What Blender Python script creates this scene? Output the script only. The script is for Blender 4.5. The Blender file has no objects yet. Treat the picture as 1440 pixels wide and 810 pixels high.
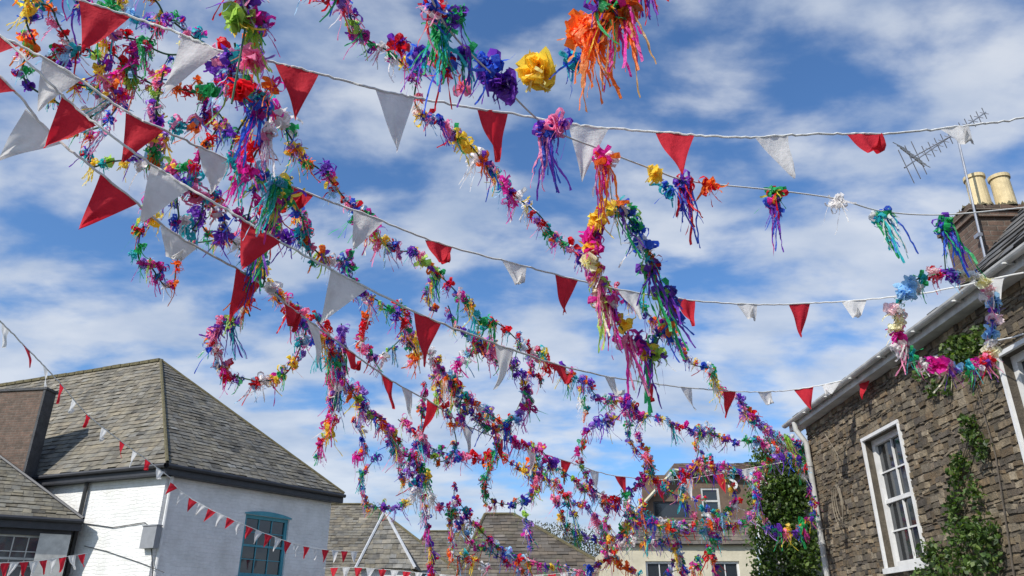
import bpy, math, random
from mathutils import Vector, Matrix
random.seed(11)
R=random.random
U=random.uniform
sc=bpy.context.scene
sc.view_settings.view_transform='Standard'
try: sc.view_settings.look='None'
except Exception: pass
V=Vector
# ---------------------------------------------------------------- survey of the place
CAM=V((0,0,1.6)); PT=math.radians(24); FL=1080.0
fw=V((0,math.cos(PT),math.sin(PT))); upv=V((0,-math.sin(PT),math.cos(PT))); rt=V((1,0,0))
def ray(x,y): return fw+rt*((x-720)/FL)+upv*((405-y)/FL)
def at(x,y,d): return CAM+ray(x,y)*d
def atz(x,y,z):
    r=ray(x,y); return CAM+r*((z-CAM.z)/r.z)
def atx(x,y,X):
    r=ray(x,y); return CAM+r*((X-CAM.x)/r.x)
def aty(x,y,Y):
    r=ray(x,y); return CAM+r*((Y-CAM.y)/r.y)
def atplane(x,y,O,n):
    r=ray(x,y); return CAM+r*((O-CAM).dot(n)/r.dot(n))

# ---------------------------------------------------------------- mesh builder
class MB:
    def __init__(s): s.v=[];s.f=[];s.c=[];s.m=[]
    def face(s,pts,col=(.5,.5,.5),m=0):
        b=len(s.v); s.v+= [tuple(p) for p in pts]; s.f.append(tuple(range(b,b+len(pts)))); s.c.append(col); s.m.append(m)
    def box(s,o,a,b,c,col=(.5,.5,.5),m=0):
        o=V(o);a=V(a);b=V(b);c=V(c)
        if a.cross(b).dot(c)<0: a,b=b,a
        p=[o,o+a,o+a+b,o+b,o+c,o+a+c,o+a+b+c,o+b+c]
        k=len(s.v); s.v+=[tuple(q) for q in p]
        for f in ((3,2,1,0),(4,5,6,7),(0,1,5,4),(1,2,6,5),(2,3,7,6),(3,0,4,7)):
            s.f.append(tuple(k+i for i in f)); s.c.append(col); s.m.append(m)
    def tube(s,pts,r,n=6,col=(.5,.5,.5),m=0,r2=None,cap=False):
        pts=[V(p) for p in pts]; k=len(s.v); N=len(pts)
        for i,p in enumerate(pts):
            t=(pts[min(i+1,N-1)]-pts[max(i-1,0)]).normalized()
            h=V((0,0,1)) if abs(t.z)<.9 else V((1,0,0))
            a=t.cross(h).normalized(); b=t.cross(a).normalized()
            rr=r if r2 is None else r+(r2-r)*i/(N-1)
            for j in range(n):
                an=2*math.pi*j/n
                s.v.append(tuple(p+a*math.cos(an)*rr+b*math.sin(an)*rr))
        for i in range(N-1):
            for j in range(n):
                s.f.append((k+i*n+j,k+i*n+(j+1)%n,k+(i+1)*n+(j+1)%n,k+(i+1)*n+j)); s.c.append(col); s.m.append(m)
        if cap:
            s.f.append(tuple(k+j for j in range(n))); s.c.append(col); s.m.append(m)
            s.f.append(tuple(k+(N-1)*n+j for j in range(n))); s.c.append(col); s.m.append(m)
    def mesh(s,name,mats,base=V((0,0,0)),smooth=False):
        me=bpy.data.meshes.new(name)
        bx,by,bz=base
        me.from_pydata([(a-bx,b-by,c-bz) for a,b,c in s.v],[],s.f)
        for m in mats: me.materials.append(m)
        at_=me.color_attributes.new('Col','FLOAT_COLOR','CORNER')
        data=[]
        for f,c in zip(s.f,s.c): data+= [c[0],c[1],c[2],1.0]*len(f)
        at_.data.foreach_set('color',data)
        me.polygons.foreach_set('material_index',s.m)
        if smooth: me.polygons.foreach_set('use_smooth',[True]*len(s.f))
        me.update()
        return me
COL=sc.collection
BASE={}
def thing(name,base,label,cat,group=None):
    e=bpy.data.objects.new(name,None); e.empty_display_size=.2; e.location=base; COL.objects.link(e)
    e['label']=label; e['category']=cat
    if group: e['group']=group
    BASE[e.name]=V(base); return e
def part(name,mb,mats,par,smooth=False,label=None):
    base=BASE[par.name]
    if not isinstance(mats,(list,tuple)): mats=[mats]
    o=bpy.data.objects.new(name,mb.mesh(name,mats,base,smooth)); COL.objects.link(o); o.parent=par
    BASE[o.name]=base
    if label: o['label']=label
    return o

# ---------------------------------------------------------------- materials
def mat(name):
    m=bpy.data.materials.new(name); m.use_nodes=True
    nt=m.node_tree; b=nt.nodes['Principled BSDF']; return m,nt,b
def N(nt,t,**k):
    n=nt.nodes.new(t)
    for a,b in k.items(): setattr(n,a,b)
    return n
def noise(nt,scale,detail=4,rough=.6,vec=None):
    n=N(nt,'ShaderNodeTexNoise'); n.inputs['Scale'].default_value=scale; n.inputs['Detail'].default_value=detail; n.inputs['Roughness'].default_value=rough
    if vec: nt.links.new(vec,n.inputs['Vector'])
    return n
def ramp(nt,src,stops):
    r=N(nt,'ShaderNodeValToRGB'); nt.links.new(src,r.inputs[0])
    e=r.color_ramp.elements
    e[0].position,e[0].color=stops[0][0],(*stops[0][1],1)
    e[1].position,e[1].color=stops[1][0],(*stops[1][1],1)
    for p,c in stops[2:]:
        q=e.new(p); q.color=(*c,1)
    return r
def mix(nt,f,a,b,mode='MIX'):
    m=N(nt,'ShaderNodeMix',data_type='RGBA',blend_type=mode)
    if isinstance(f,(int,float)): m.inputs[0].default_value=f
    else: nt.links.new(f,m.inputs[0])
    for i,x in ((6,a),(7,b)):
        if isinstance(x,tuple): m.inputs[i].default_value=(*x,1) if len(x)==3 else x
        else: nt.links.new(x,m.inputs[i])
    return m.outputs[2]
def bump(nt,b,h,st=.4,dist=.02):
    n=N(nt,'ShaderNodeBump'); n.inputs['Strength'].default_value=st; n.inputs['Distance'].default_value=dist
    nt.links.new(h,n.inputs['Height']); nt.links.new(n.outputs[0],b.inputs['Normal'])
def objco(nt): return N(nt,'ShaderNodeTexCoord').outputs['Object']
def attr(nt):
    a=N(nt,'ShaderNodeAttribute'); a.attribute_name='Col'; return a.outputs['Color']

def simple(name,col,rough=.6,var=.25,scale=6,bs=0.15,metal=0,bd=.01):
    m,nt,b=mat(name); co=objco(nt)
    n=noise(nt,scale,6,.65,co)
    c2=tuple(x*(1-var) for x in col); c1=tuple(min(1,x*(1+var*.4)) for x in col)
    r=ramp(nt,n.outputs['Fac'],[(.3,c2),(.65,c1)])
    nt.links.new(r.outputs[0],b.inputs['Base Color'])
    b.inputs['Roughness'].default_value=rough; b.inputs['Metallic'].default_value=metal
    n2=noise(nt,scale*7,4,.6,co); bump(nt,b,n2.outputs['Fac'],bs,bd)
    return m
def coloured(name,rough=.8,nscale=9,lo=.6,hi=1.25,lichen=None,bs=.4,bd=.01,lscale=2.2,lth=.58,la=.7):
    m,nt,b=mat(name); co=objco(nt); a=attr(nt)
    n=noise(nt,nscale,7,.7,co)
    r=ramp(nt,n.outputs['Fac'],[(.28,(lo,)*3),(.72,(hi,)*3)])
    c=mix(nt,1.0,a,r.outputs[0],'MULTIPLY')
    if lichen:
        l=noise(nt,lscale,9,.75,co); lr=ramp(nt,l.outputs['Fac'],[(lth-.08,(0,0,0)),(lth+.1,(1,1,1))])
        fac=N(nt,'ShaderNodeMath',operation='MULTIPLY'); nt.links.new(lr.outputs[0],fac.inputs[0]); fac.inputs[1].default_value=la
        c=mix(nt,fac.outputs[0],c,lichen)
        l2=noise(nt,.7,5,.6,co); r2=ramp(nt,l2.outputs['Fac'],[(.35,(.72,.72,.72)),(.62,(1.1,1.08,1.04))])
        c=mix(nt,1.0,c,r2.outputs[0],'MULTIPLY')
    nt.links.new(c,b.inputs['Base Color']); b.inputs['Roughness'].default_value=rough
    n2=noise(nt,nscale*4,5,.65,co); bump(nt,b,n2.outputs['Fac'],bs,bd)
    return m
M_slate=coloured('slate_roofing',.85,4,.5,1.25,lichen=(.28,.25,.175),bs=.5,lscale=3.2,lth=.55,la=.6)
M_slate_d=coloured('dark_slate_roofing',.8,3,.6,1.2,lichen=(.16,.14,.09),bs=.4,lscale=1.2,lth=.6)
M_stone=coloured('rubble_stone',.95,10,.42,1.25,lichen=(.10,.085,.06),bs=.9,bd=.02,lscale=4,lth=.55)

def leafmat(name):
    m,nt,b=mat(name); a=attr(nt); nt.links.new(a,b.inputs['Base Color']); b.inputs['Roughness'].default_value=.5
    t=N(nt,'ShaderNodeBsdfTranslucent'); c=mix(nt,1.0,a,(1.6,1.7,.5),'MULTIPLY'); nt.links.new(c,t.inputs[0])
    mx=N(nt,'ShaderNodeMixShader'); mx.inputs[0].default_value=.4
    nt.links.new(b.outputs[0],mx.inputs[1]); nt.links.new(t.outputs[0],mx.inputs[2])
    nt.links.new(mx.outputs[0],nt.nodes['Material Output'].inputs[0]); return m
M_leaf=leafmat('ivy_leaf')
def ribbonmat():
    m,nt,b=mat('ribbon_plastic'); a=attr(nt); co=objco(nt)
    n=noise(nt,38,3,.6,co); r=ramp(nt,n.outputs['Fac'],[(.3,(.75,.75,.75)),(.7,(1.2,1.2,1.2))])
    c=mix(nt,1.0,a,r.outputs[0],'MULTIPLY')
    nt.links.new(c,b.inputs['Base Color']); b.inputs['Roughness'].default_value=.4
    t=N(nt,'ShaderNodeBsdfTranslucent'); nt.links.new(mix(nt,1.0,a,(1.3,1.3,1.3),'MULTIPLY'),t.inputs[0])
    mx=N(nt,'ShaderNodeMixShader'); mx.inputs[0].default_value=.5
    nt.links.new(b.outputs[0],mx.inputs[1]); nt.links.new(t.outputs[0],mx.inputs[2])
    nt.links.new(mx.outputs[0],nt.nodes['Material Output'].inputs[0])
    n2=noise(nt,70,2,.6,co); bump(nt,b,n2.outputs['Fac'],.6,.01); return m
M_rib=ribbonmat()
def cloth(name,c1,c2,tr=.3):
    m,nt,b=mat(name); co=objco(nt)
    n=noise(nt,9,5,.6,co); r=ramp(nt,n.outputs['Fac'],[(.35,c1),(.65,c2)])
    nt.links.new(r.outputs[0],b.inputs['Base Color']); b.inputs['Roughness'].default_value=.85
    t=N(nt,'ShaderNodeBsdfTranslucent'); nt.links.new(mix(nt,1.0,r.outputs[0],(1.15,1.15,1.15),'MULTIPLY'),t.inputs[0])
    mx=N(nt,'ShaderNodeMixShader'); mx.inputs[0].default_value=tr
    nt.links.new(b.outputs[0],mx.inputs[1]); nt.links.new(t.outputs[0],mx.inputs[2])
    nt.links.new(mx.outputs[0],nt.nodes['Material Output'].inputs[0])
    w=noise(nt,14,4,.6,co); bump(nt,b,w.outputs['Fac'],.5,.03); return m
M_red=cloth('red_cotton',(.55,.015,.035),(.70,.025,.045),.45)
M_white=cloth('white_cotton',(.68,.67,.66),(.82,.81,.80),.48)
M_cord=simple('white_tape',(.7,.7,.68),.8,.2,20)
M_twine=simple('green_twine',(.05,.12,.07),.8,.2,20)
M_dark=simple('dark_fascia_paint',(.035,.037,.045),.5,.3,5)
M_slab=simple('dark_hung_slate',(.06,.062,.068),.7,.5,5,.6,bd=.03)
M_wpaint=simple('white_gloss_paint',(.72,.72,.71),.4,.15,5,.05)
M_oldw=simple('weathered_white_paint',(.52,.52,.50),.55,.35,3,.1)
M_teal=simple('teal_paint',(.05,.28,.36),.4,.2,5,.05)
M_cream=simple('cream_render',(.58,.53,.40),.85,.2,2,.3)
M_pot=simple('cream_clay',(.70,.57,.33),.8,.3,6,.2)
M_metal=simple('aluminium',(.5,.5,.52),.4,.2,8,.1,metal=.8)
M_grey=simple('grey_plastic',(.25,.26,.28),.5,.15,6,.05)
M_black=simple('black_cable',(.03,.03,.03),.5,.2,8,.05)
M_tan=simple('old_rope',(.28,.24,.18),.8,.3,12,.3)
M_lead=simple('lead_flashing',(.5,.52,.55),.6,.2,6,.1)
M_brown=simple('brown_boarding',(.15,.10,.07),.8,.35,5,.3)
M_moss=simple('mossy_mortar',(.15,.13,.07),.95,.5,9,.8,bd=.04)
M_bark=simple('bark',(.12,.10,.08),.9,.3,8,.5)
M_asphalt=simple('asphalt',(.05,.05,.052),.9,.3,30,.4)
M_pave=simple('granite_paving',(.28,.27,.25),.85,.25,4,.3)
M_line=simple('road_paint',(.75,.75,.72),.7,.2,10,.1)
M_ground=simple('ground_earth',(.10,.11,.06),.95,.35,.3,.3)
m,nt,b=mat('window_glass'); b.inputs['Base Color'].default_value=(.02,.025,.03,1); b.inputs['Roughness'].default_value=.06
n=noise(nt,1.5,2,.5,objco(nt)); bump(nt,b,n.outputs['Fac'],.08,.05); b.inputs['Specular IOR Level'].default_value=.9
M_glass=m
def brickmat(name,c1,c2,mo,bw=.22,bh=.075,bs=.6,paint=False,bd=.03,stain=.72):
    m,nt,b=mat(name); co=objco(nt)
    s=N(nt,'ShaderNodeSeparateXYZ'); nt.links.new(co,s.inputs[0])
    ad=N(nt,'ShaderNodeMath',operation='ADD'); nt.links.new(s.outputs[0],ad.inputs[0]); nt.links.new(s.outputs[1],ad.inputs[1])
    nz=noise(nt,2.5 if paint else 6,3,.5,co); 
    ad2=N(nt,'ShaderNodeMath',operation='MULTIPLY_ADD'); nt.links.new(nz.outputs['Fac'],ad2.inputs[0]); ad2.inputs[1].default_value=.22 if paint else .02; nt.links.new(s.outputs[2],ad2.inputs[2])
    cb=N(nt,'ShaderNodeCombineXYZ'); nt.links.new(ad.outputs[0],cb.inputs[0]); nt.links.new(ad2.outputs[0],cb.inputs[1])
    br=N(nt,'ShaderNodeTexBrick'); nt.links.new(cb.outputs[0],br.inputs['Vector'])
    br.inputs['Scale'].default_value=1; br.inputs['Brick Width'].default_value=bw; br.inputs['Row Height'].default_value=bh
    br.inputs['Mortar Size'].default_value=.012 if paint else .008; br.inputs['Mortar Smooth'].default_value=1 if paint else .5
    br.inputs['Color1'].default_value=(*c1,1); br.inputs['Color2'].default_value=(*c2,1); br.inputs['Mortar'].default_value=(*mo,1)
    n=noise(nt,5 if not paint else 1.6,8,.72,co); r=ramp(nt,n.outputs['Fac'],[(.3,(stain,stain,stain*.98)),(.62,(1.05,1.05,1.05))])
    c=mix(nt,1.0,br.outputs['Color'],r.outputs[0],'MULTIPLY')
    nt.links.new(c,b.inputs['Base Color']); b.inputs['Roughness'].default_value=.85
    n3=noise(nt,7,6,.7,co)
    bm=N(nt,'ShaderNodeMath',operation='MULTIPLY'); nt.links.new(br.outputs['Fac'],bm.inputs[0]); bm.inputs[1].default_value=.45 if paint else 1
    hh=N(nt,'ShaderNodeMath',operation='SUBTRACT'); nt.links.new(n3.outputs['Fac'],hh.inputs[0]); nt.links.new(bm.outputs[0],hh.inputs[1])
    bump(nt,b,hh.outputs[0],bs,bd); return m
M_brick=brickmat('weathered_brick',(.185,.115,.085),(.12,.085,.065),(.20,.17,.14),stain=.5)
M_wwall=brickmat('whitewashed_rubble',(.80,.80,.78),(.78,.78,.77),(.75,.75,.74),.26,.10,.55,True,.035,.82)
M_swall=brickmat('rough_white_render',(.78,.78,.78),(.76,.76,.76),(.73,.73,.73),.26,.10,.5,True,.04,.80)

# ---------------------------------------------------------------- building helpers
def slates(mb,A,B,C,D,row=.2,wid=.26,base=(.19,.19,.175),var=.3,lift=.018):
    A,B,C,D=V(A),V(B),V(C),V(D)
    u=(B-A).normalized(); vv=(D-A); vv=vv-u*vv.dot(u); Vh=vv.length; vv.normalize()
    n=u.cross(vv)
    if n.z<0: n=-n
    L=(B-A).length; ul=(D-A).dot(u); ur=(C-A).dot(u)
    mb.face([A-n*.03,B-n*.03,C-n*.03,D-n*.03] if (C-D).length>.01 else [A-n*.03,B-n*.03,C-n*.03],tuple(x*.5 for x in base))
    i=0;v0=0
    while v0<Vh-.02:
        v1=min(Vh,v0+row)
        l0=ul*v0/Vh; r0=L+(ur-L)*v0/Vh; l1=ul*v1/Vh; r1=L+(ur-L)*v1/Vh
        x=min(l0,l1)-wid*(i%2)*.5-R()*.05
        mx=max(r0,r1)
        while x<mx:
            w=wid*U(.7,1.3); a0=max(x,l0);b0=min(x+w-.006,r0);a1=max(x,l1);b1=min(x+w-.006,r1)
            x+=w
            if b0-a0<.01 and b1-a1<.01: continue
            if b0<a0: b0=a0=(min(max(a0,l0),r0))
            if b1<a1: b1=a1=(min(max(a1,l1),r1))
            k=U(1-var,1+var); t=U(-.06,.06)
            if R()<.05: k*=.55
            if R()<.03: k*=1.4
            c=(base[0]*k*(1+t),base[1]*k,base[2]*k*(1-t*1.5))
            lf=lift*U(.6,1.7); jj=U(-.03,.03)
            p0=A+u*a0+vv*(v0+jj)+n*lf; p1=A+u*b0+vv*(v0+jj)+n*lf*U(.8,1.2); p2=A+u*b1+vv*v1+n*.004; p3=A+u*a1+vv*v1+n*.004
            mb.face([p0,p1,p2,p3],c)
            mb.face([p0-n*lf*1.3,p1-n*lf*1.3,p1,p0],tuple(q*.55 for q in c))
        v0+=row; i+=1
def wall(mb,O,u,W,H,n,holes=(),depth=.15,col=(.5,.5,.5),z0=0):
    O=V(O);us=sorted({0,W,*[h[0] for h in holes],*[h[1] for h in holes]}); zs=sorted({z0,H,*[h[2] for h in holes],*[h[3] for h in holes]})
    P=lambda a,z,d=0: O+u*a+V((0,0,z))+n*d
    for i in range(len(us)-1):
        for j in range(len(zs)-1):
            cu=(us[i]+us[i+1])/2;cz=(zs[j]+zs[j+1])/2
            if any(h[0]<cu<h[1] and h[2]<cz<h[3] for h in holes): continue
            mb.face([P(us[i],zs[j]),P(us[i+1],zs[j]),P(us[i+1],zs[j+1]),P(us[i],zs[j+1])],col)
    for a,b_,c,d in holes:
        mb.face([P(a,c),P(a,d),P(a,d,-depth),P(a,c,-depth)],col); mb.face([P(b_,c),P(b_,c,-depth),P(b_,d,-depth),P(b_,d)],col)
        mb.face([P(a,d),P(b_,d),P(b_,d,-depth),P(a,d,-depth)],col); mb.face([P(a,c),P(a,c,-depth),P(b_,c,-depth),P(b_,c)],col)
def window(par,O,u,n,a,b,z0,z1,cols,rows,fm,fr=.07,depth=.13,sill=True,meet=True):
    O=V(O); Z=V((0,0,1)); P=lambda x,z,d: O+u*x+Z*z+n*d
    mb=MB(); t=.06
    d0=-depth
    mb.box(P(a,z0,d0),u*fr,n*t,Z*(z1-z0)); mb.box(P(b-fr,z0,d0),u*fr,n*t,Z*(z1-z0))
    mb.box(P(a+fr,z0,d0+.002),u*(b-a-2*fr),n*(t-.004),Z*fr); mb.box(P(a+fr,z1-fr,d0+.002),u*(b-a-2*fr),n*(t-.004),Z*fr)
    if meet: mb.box(P(a+fr,(z0+z1)/2-.03,d0+.004),u*(b-a-2*fr),n*(t-.012),Z*.06)
    for i in range(1,cols):
        x=a+fr+(b-a-2*fr)*i/cols; mb.box(P(x-.014,z0+fr,d0+.01),u*.028,n*.028,Z*(z1-z0-2*fr))
    for j in range(1,rows):
        z=z0+fr+(z1-z0-2*fr)*j/rows; mb.box(P(a+fr,z-.012,d0+.013),u*(b-a-2*fr),n*.02,Z*.024)
    w=part('window',mb,fm,par)
    g=MB(); g.face([P(a+.02,z0+.02,d0+.006),P(b-.02,z0+.02,d0+.006),P(b-.02,z1-.02,d0+.006),P(a+.02,z1-.02,d0+.006)])
    part('window_pane',g,M_glass,w)
    if sill:
        s=MB(); s.box(P(a-.06,z0-.08,-.1),u*(b-a+.12),n*.17,Z*.078); part('window_sill',s,fm,w)
    return w
LEAFC=((.06,.12,.025),(.10,.18,.04),(.035,.07,.018),(.16,.23,.06))
def leaves(mb,c,rad,n,size=(.05,.1),dk=1,cols=LEAFC):
    for _ in range(n):
        while True:
            q=V((U(-1,1),U(-1,1),U(-1,1)))
            if q.length<1: break
        q=q*U(.8,1.25)
        p=V(c)+V((q.x*rad[0],q.y*rad[1],q.z*rad[2]))
        s=U(*size); a=V((U(-1,1),U(-1,1),U(-1,1))).normalized(); b=a.cross(V((U(-1,1),U(-1,1),U(-1,1)))).normalized()
        k=U(.5,1.2)*dk; cc=random.choice(cols); cc=(cc[0]*k,cc[1]*k,cc[2]*k)
        mb.face([p-a*s*.6,p+b*s*.4,p+a*s*.6+V((0,0,-.2*s)),p-b*s*.4],cc)

Z=V((0,0,1))
# ---------------------------------------------------------------- ground, road
def structure(name,mb,m):
    o=bpy.data.objects.new(name,mb.mesh(name,[m])); COL.objects.link(o); o['kind']='structure'; return o
g=MB(); g.face([(-1500,-1500,-.13),(1500,-1500,-.13),(1500,1500,-.13),(-1500,1500,-.13)]); structure('ground',g,M_ground)
g=MB(); g.face([(-4.5,-30,-.12),(3.8,-30,-.12),(3.8,26,-.12),(-4.5,26,-.12)]); structure('road',g,M_asphalt)
g=MB(); g.box((3.8,-30,-.13),(1.9,0,0),(0,56,0),(0,0,.13)); structure('pavement',g,M_pave)
g=MB(); g.box((-9.3,-30,-.13),(4.8,0,0),(0,56,0),(0,0,.13)); structure('pavement',g,M_pave)
g=MB()
for k in range(8): g.face([(-.4,-20+k*6,-.116),(-.28,-20+k*6,-.116),(-.28,-17+k*6,-.116),(-.4,-17+k*6,-.116)])
structure('road_marking',g,M_line)

# ---------------------------------------------------------------- white house with hipped roof
SB=(.195,.178,.148)
E0=atz(235,651,5.8); E1=atz(484,695,5.8); E2=atz(52,669,5.8)
dl=(E2-E0).normalized(); dr=(E1-E0).normalized(); dr_len=(E1-E0).length
R0=at(226,507,27.0)
E2=E0+dl*12; E3=E1+dl*12
R1=R0+dl*9.5
h=thing('white_house',(E0.x,E0.y,0),'whitewashed rubble house with hipped grey slate roof and teal window','house')
rb=MB(); slates(rb,E2,E0,R0,R1,.19,.26,SB); slates(rb,E0,E1,R0,R0,.19,.26,(.17,.16,.14)); slates(rb,E1,E3,R1,R0,.2,.28,SB); slates(rb,E3,E2,R1,R1,.2,.28,SB)
roof=part('roof',rb,M_slate,h)
rc=MB()
rc.tube([E0+Z*.03,R0+Z*.02],.05,6); rc.tube([E1+Z*.03,R0+Z*.02],.05,6); 
k=0
while k<9.4: rc.box(R0+dl*k+Z*(-.04)+dr*.09,dl*.42,dr*-.18,Z*(.10+U(0,.02))); k+=.45
part('ridge_tiles',rc,M_moss,roof)
ins=.28
W0=E0+(dl+dr).normalized()*ins*1.3; W0.z=0
WL=12-.5; WR=dr_len-.5
W1=W0+dr*WR; W2=W0+dl*WL; W3=W1+dl*WL
def outn(u,ref):
    n=u.cross(Z).normalized()
    return n if n.dot(ref)>0 else -n
nL=outn(dl,CAM-W0-Z*1.6); nR=outn(dr,V((1,-1,0)))
wb=MB()
ax=(atplane(341,760,W0,nR)-W0).dot(dr); bx=(atplane(404,760,W0,nR)-W0).dot(dr)
zt=atplane(372,726,W0,nR).z; zb=zt-1.75
wall(wb,W0,dr,WR,5.62,nR,[(ax,bx,zb,zt)])
wp=part('wall',wb,M_swall,h)
wb=MB(); wall(wb,W0,dl,WL,5.62,nL); wall(wb,W1,dl,WL,5.62,-nL); wall(wb,W2,dr,WR,5.62,-nR); part('wall',wb,M_wwall,h)
window(h,W0,dr,nR,ax,bx,zb,zt,3,4,M_teal,.1)
ar=MB()
for i in range(10):   # arched lintel
    a0=ax-.06+(bx-ax+.12)*i/10; a1=ax-.06+(bx-ax+.12)*(i+1)/10
    f=lambda s:.10*(1-((s-(ax+bx)/2)/((bx-ax)/2+.06))**2)
    ar.face([W0+dr*a0+Z*(zt)+nR*.03,W0+dr*a1+Z*(zt)+nR*.03,W0+dr*a1+Z*(zt+.04+f(a1))+nR*.03,W0+dr*a0+Z*(zt+.04+f(a0))+nR*.03])
part('lintel',ar,M_teal,h)
fb=MB()
for a,uu,L,nn in ((E0,dl,12,nL),(E0,dr,dr_len,nR)):
    fb.box(a-Z*.30-nn*.03,uu*L,-nn*.28,Z*.02); fb.box(a-Z*.28-nn*.02,uu*L,-nn*.03,Z*.27)
    fb.tube([a-Z*.07+nn*.05,a+uu*L-Z*.07+nn*.05],.06,8)
part('gutter',fb,M_dark,h)
pb=MB(); pb.tube([W0+dr*.12+nR*.08+Z*5.5,W0+dr*.12+nR*.08],.05,8); part('downpipe',pb,M_wpaint,h)
pb=MB(); a=(atplane(122,700,W0,nL)-W0).dot(dl)
pb.tube([W0+dl*a+nL*.1+Z*5.5,W0+dl*a+nL*.1],.06,8,cap=True); part('downpipe',pb,M_black,h)
pb=MB(); q=atplane(203,772,W0,nL); q2=atplane(228,740,W0,nL)
pb.box(V((q.x,q.y,q.z)),-dl*(q2-q).dot(-dl),nL*.18,Z*(q2.z-q.z)); pb.box(V((q.x,q.y,q2.z))+dl*.02,-dl*((q2-q).dot(-dl)+.04),nL*.2,Z*.03)
part('meter_box',pb,M_grey,h)
pb=MB()
def wallpts(l,O,n,off=.03): return [atplane(x,y,O,n)+n*off for x,y in l]
pb.tube(wallpts([(112,735),(160,742),(205,735),(213,742)],W0,nL),.012,5); pb.tube(wallpts([(214,772),(216,800),(216,830)],W0,nL),.012,5)
pb.tube(wallpts([(120,768),(150,775),(200,792),(232,805)],W0,nL),.01,5)
part('cable',pb,M_black,h)

# ---------------------------------------------------------------- lower dark fronted house
A0=atz(117,731,4.4); A1=atz(-130,716,4.4); ud=(A1-A0).normalized()
h2=thing('terraced_house',(A0.x,A0.y,0),'low dark painted house with slate roof and white framed window','house')
nn=outn(ud,CAM-A0)
bk=V((-nn.x,-nn.y,0))
top=A0+ud*3.6+bk*3.2+Z*2.75
rb=MB(); slates(rb,A1,A0,top,A1+bk*3.2+Z*2.75,.18,.26,(.17,.158,.13)); slates(rb,A0,A0+bk*6.4,top,top,.18,.26,(.17,.158,.13))
r2=part('roof',rb,M_slate,h2)
rr=MB(); rr.tube([A0+Z*.03,top+Z*.03],.05,6); part('hip_tiles',rr,M_dark,r2)
wb=MB(); O=A0+ud*.2+bk*.2; O.z=0; Lw=(A1-A0).length-.2
a=(atplane(62,770,O,nn)-O).dot(ud); b_=a+1.5
zt=atplane(30,752,O,nn).z
wall(wb,O,ud,Lw,4.3,nn,[(a,b_,zt-1.2,zt)]); 
wall(wb,O,bk,6,4.3,-ud)
part('wall',wb,M_dark,h2)
window(h2,O,ud,nn,a,b_,zt-1.2,zt,4,3,M_oldw,.05)
wb=MB(); wb.box(O+nn*.01+Z*0,ud*.75,nn*.03,Z*4.0); part('corner_pilaster',wb,M_oldw,h2)
gb=MB(); gb.tube([A0+nn*.05-Z*.05,A1+nn*.05-Z*.05],.06,8); gb.box(A0-Z*.3+bk*.02,ud*Lw,bk*.03,Z*.26); part('gutter',gb,M_dark,h2)
# chimney on the roof
cb=MB(); c0=at(34,655,22.6); ct=at(34,546,23.4).z
cb.box(V((c0.x,c0.y,c0.z-1.6)),V((-1.6,.25,0)),V((.02,.5,0)),Z*(ct-c0.z+1.6)); chim=part('chimney',cb,M_brick,r2)
cb=MB(); cb.box(V((c0.x+.012,c0.y-.02,c0.z-1.4)),V((.03,.52,0)),V((.08,-.02,0)),Z*(ct-c0.z+1.4)); part('slate_cladding',cb,M_slab,chim)
cb=MB(); cb.box(V((c0.x+.12,c0.y-.06,ct)),V((-1.8,.28,0)),V((.05,.6,0)),Z*.07); part('chimney_cap',cb,M_slab,chim)

# ---------------------------------------------------------------- stone house on the other side
XW=5.7; YF=14.7; YN=2.0; EZ=5.2
h3=thing('stone_house',(XW,YF,0),'slatestone rubble house with white sash windows, white gutter and ivy','house')
O=V((XW,YF,0)); u=V((0,-1,0)); n=V((-1,0,0))
holes=[(2.35,3.55,2.45,4.38),(6.2,7.45,2.45,4.5)]
wb=MB(); wall(wb,O,u,YF-YN,EZ,n,holes,.22,(.13,.11,.085))
wall(wb,O,V((1,0,0)),6,EZ,V((0,1,0)),(),.1,(.18,.15,.12))
pal=[(.22,.17,.11),(.27,.21,.14),(.16,.13,.10),(.31,.25,.17),(.20,.16,.12),(.23,.165,.10),(.35,.29,.21),(.13,.11,.09),(.26,.22,.165)]
z=0
while z<EZ-.03:
    hh=min(random.choice([.03,.04,.05,.06,.07,.085,.10]),EZ-z)
    segs=[(0,YF-YN)]
    for a,b2,c,d in holes:
        if z+hh>c-.0 and z<d+.0:
            ns=[]
            for s0,s1 in segs:
                if a>s0 and b2<s1: ns+= [(s0,a),(b2,s1)]
                else: ns.append((s0,s1))
            segs=ns
    for s0,s1 in segs:
        x=s0
        while x<s1-.01:
            w=min(U(.05,.17)*(1+hh*5),s1-x)
            if s1-x-w<.05: w=s1-x
            zz=z+U(-.015,.015)+.03*math.sin(x*1.7+z*2); out=U(.004,.026); tl=U(-.012,.012)
            def Pp(a,b3,o): return O+u*a+Z*b3+n*o
            bk4=[Pp(x+.003,zz+.002,0.001),Pp(x+w-.003,zz+.002+tl,0.001),Pp(x+w-.003,zz+hh-.002,0.001),Pp(x+.003,zz+hh-.002-tl,0.001)]
            j=lambda:U(-.008,.008)
            fr4=[Pp(x+.011+j(),zz+.008+j(),out+j()*.6),Pp(x+w-.011+j(),zz+.008+j()+tl,out+j()*.6),Pp(x+w-.011+j(),zz+hh-.008+j(),out+j()*.6),Pp(x+.011+j(),zz+hh-.008+j()-tl,out+j()*.6)]
            k=U(.6,1.25); c=random.choice(pal); c=tuple(q*k for q in c)
            wb.face(fr4,c)
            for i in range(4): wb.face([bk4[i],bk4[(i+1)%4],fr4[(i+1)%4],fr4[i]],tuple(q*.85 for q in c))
            x+=w
    z+=hh
part('wall',wb,M_stone,h3)
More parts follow.
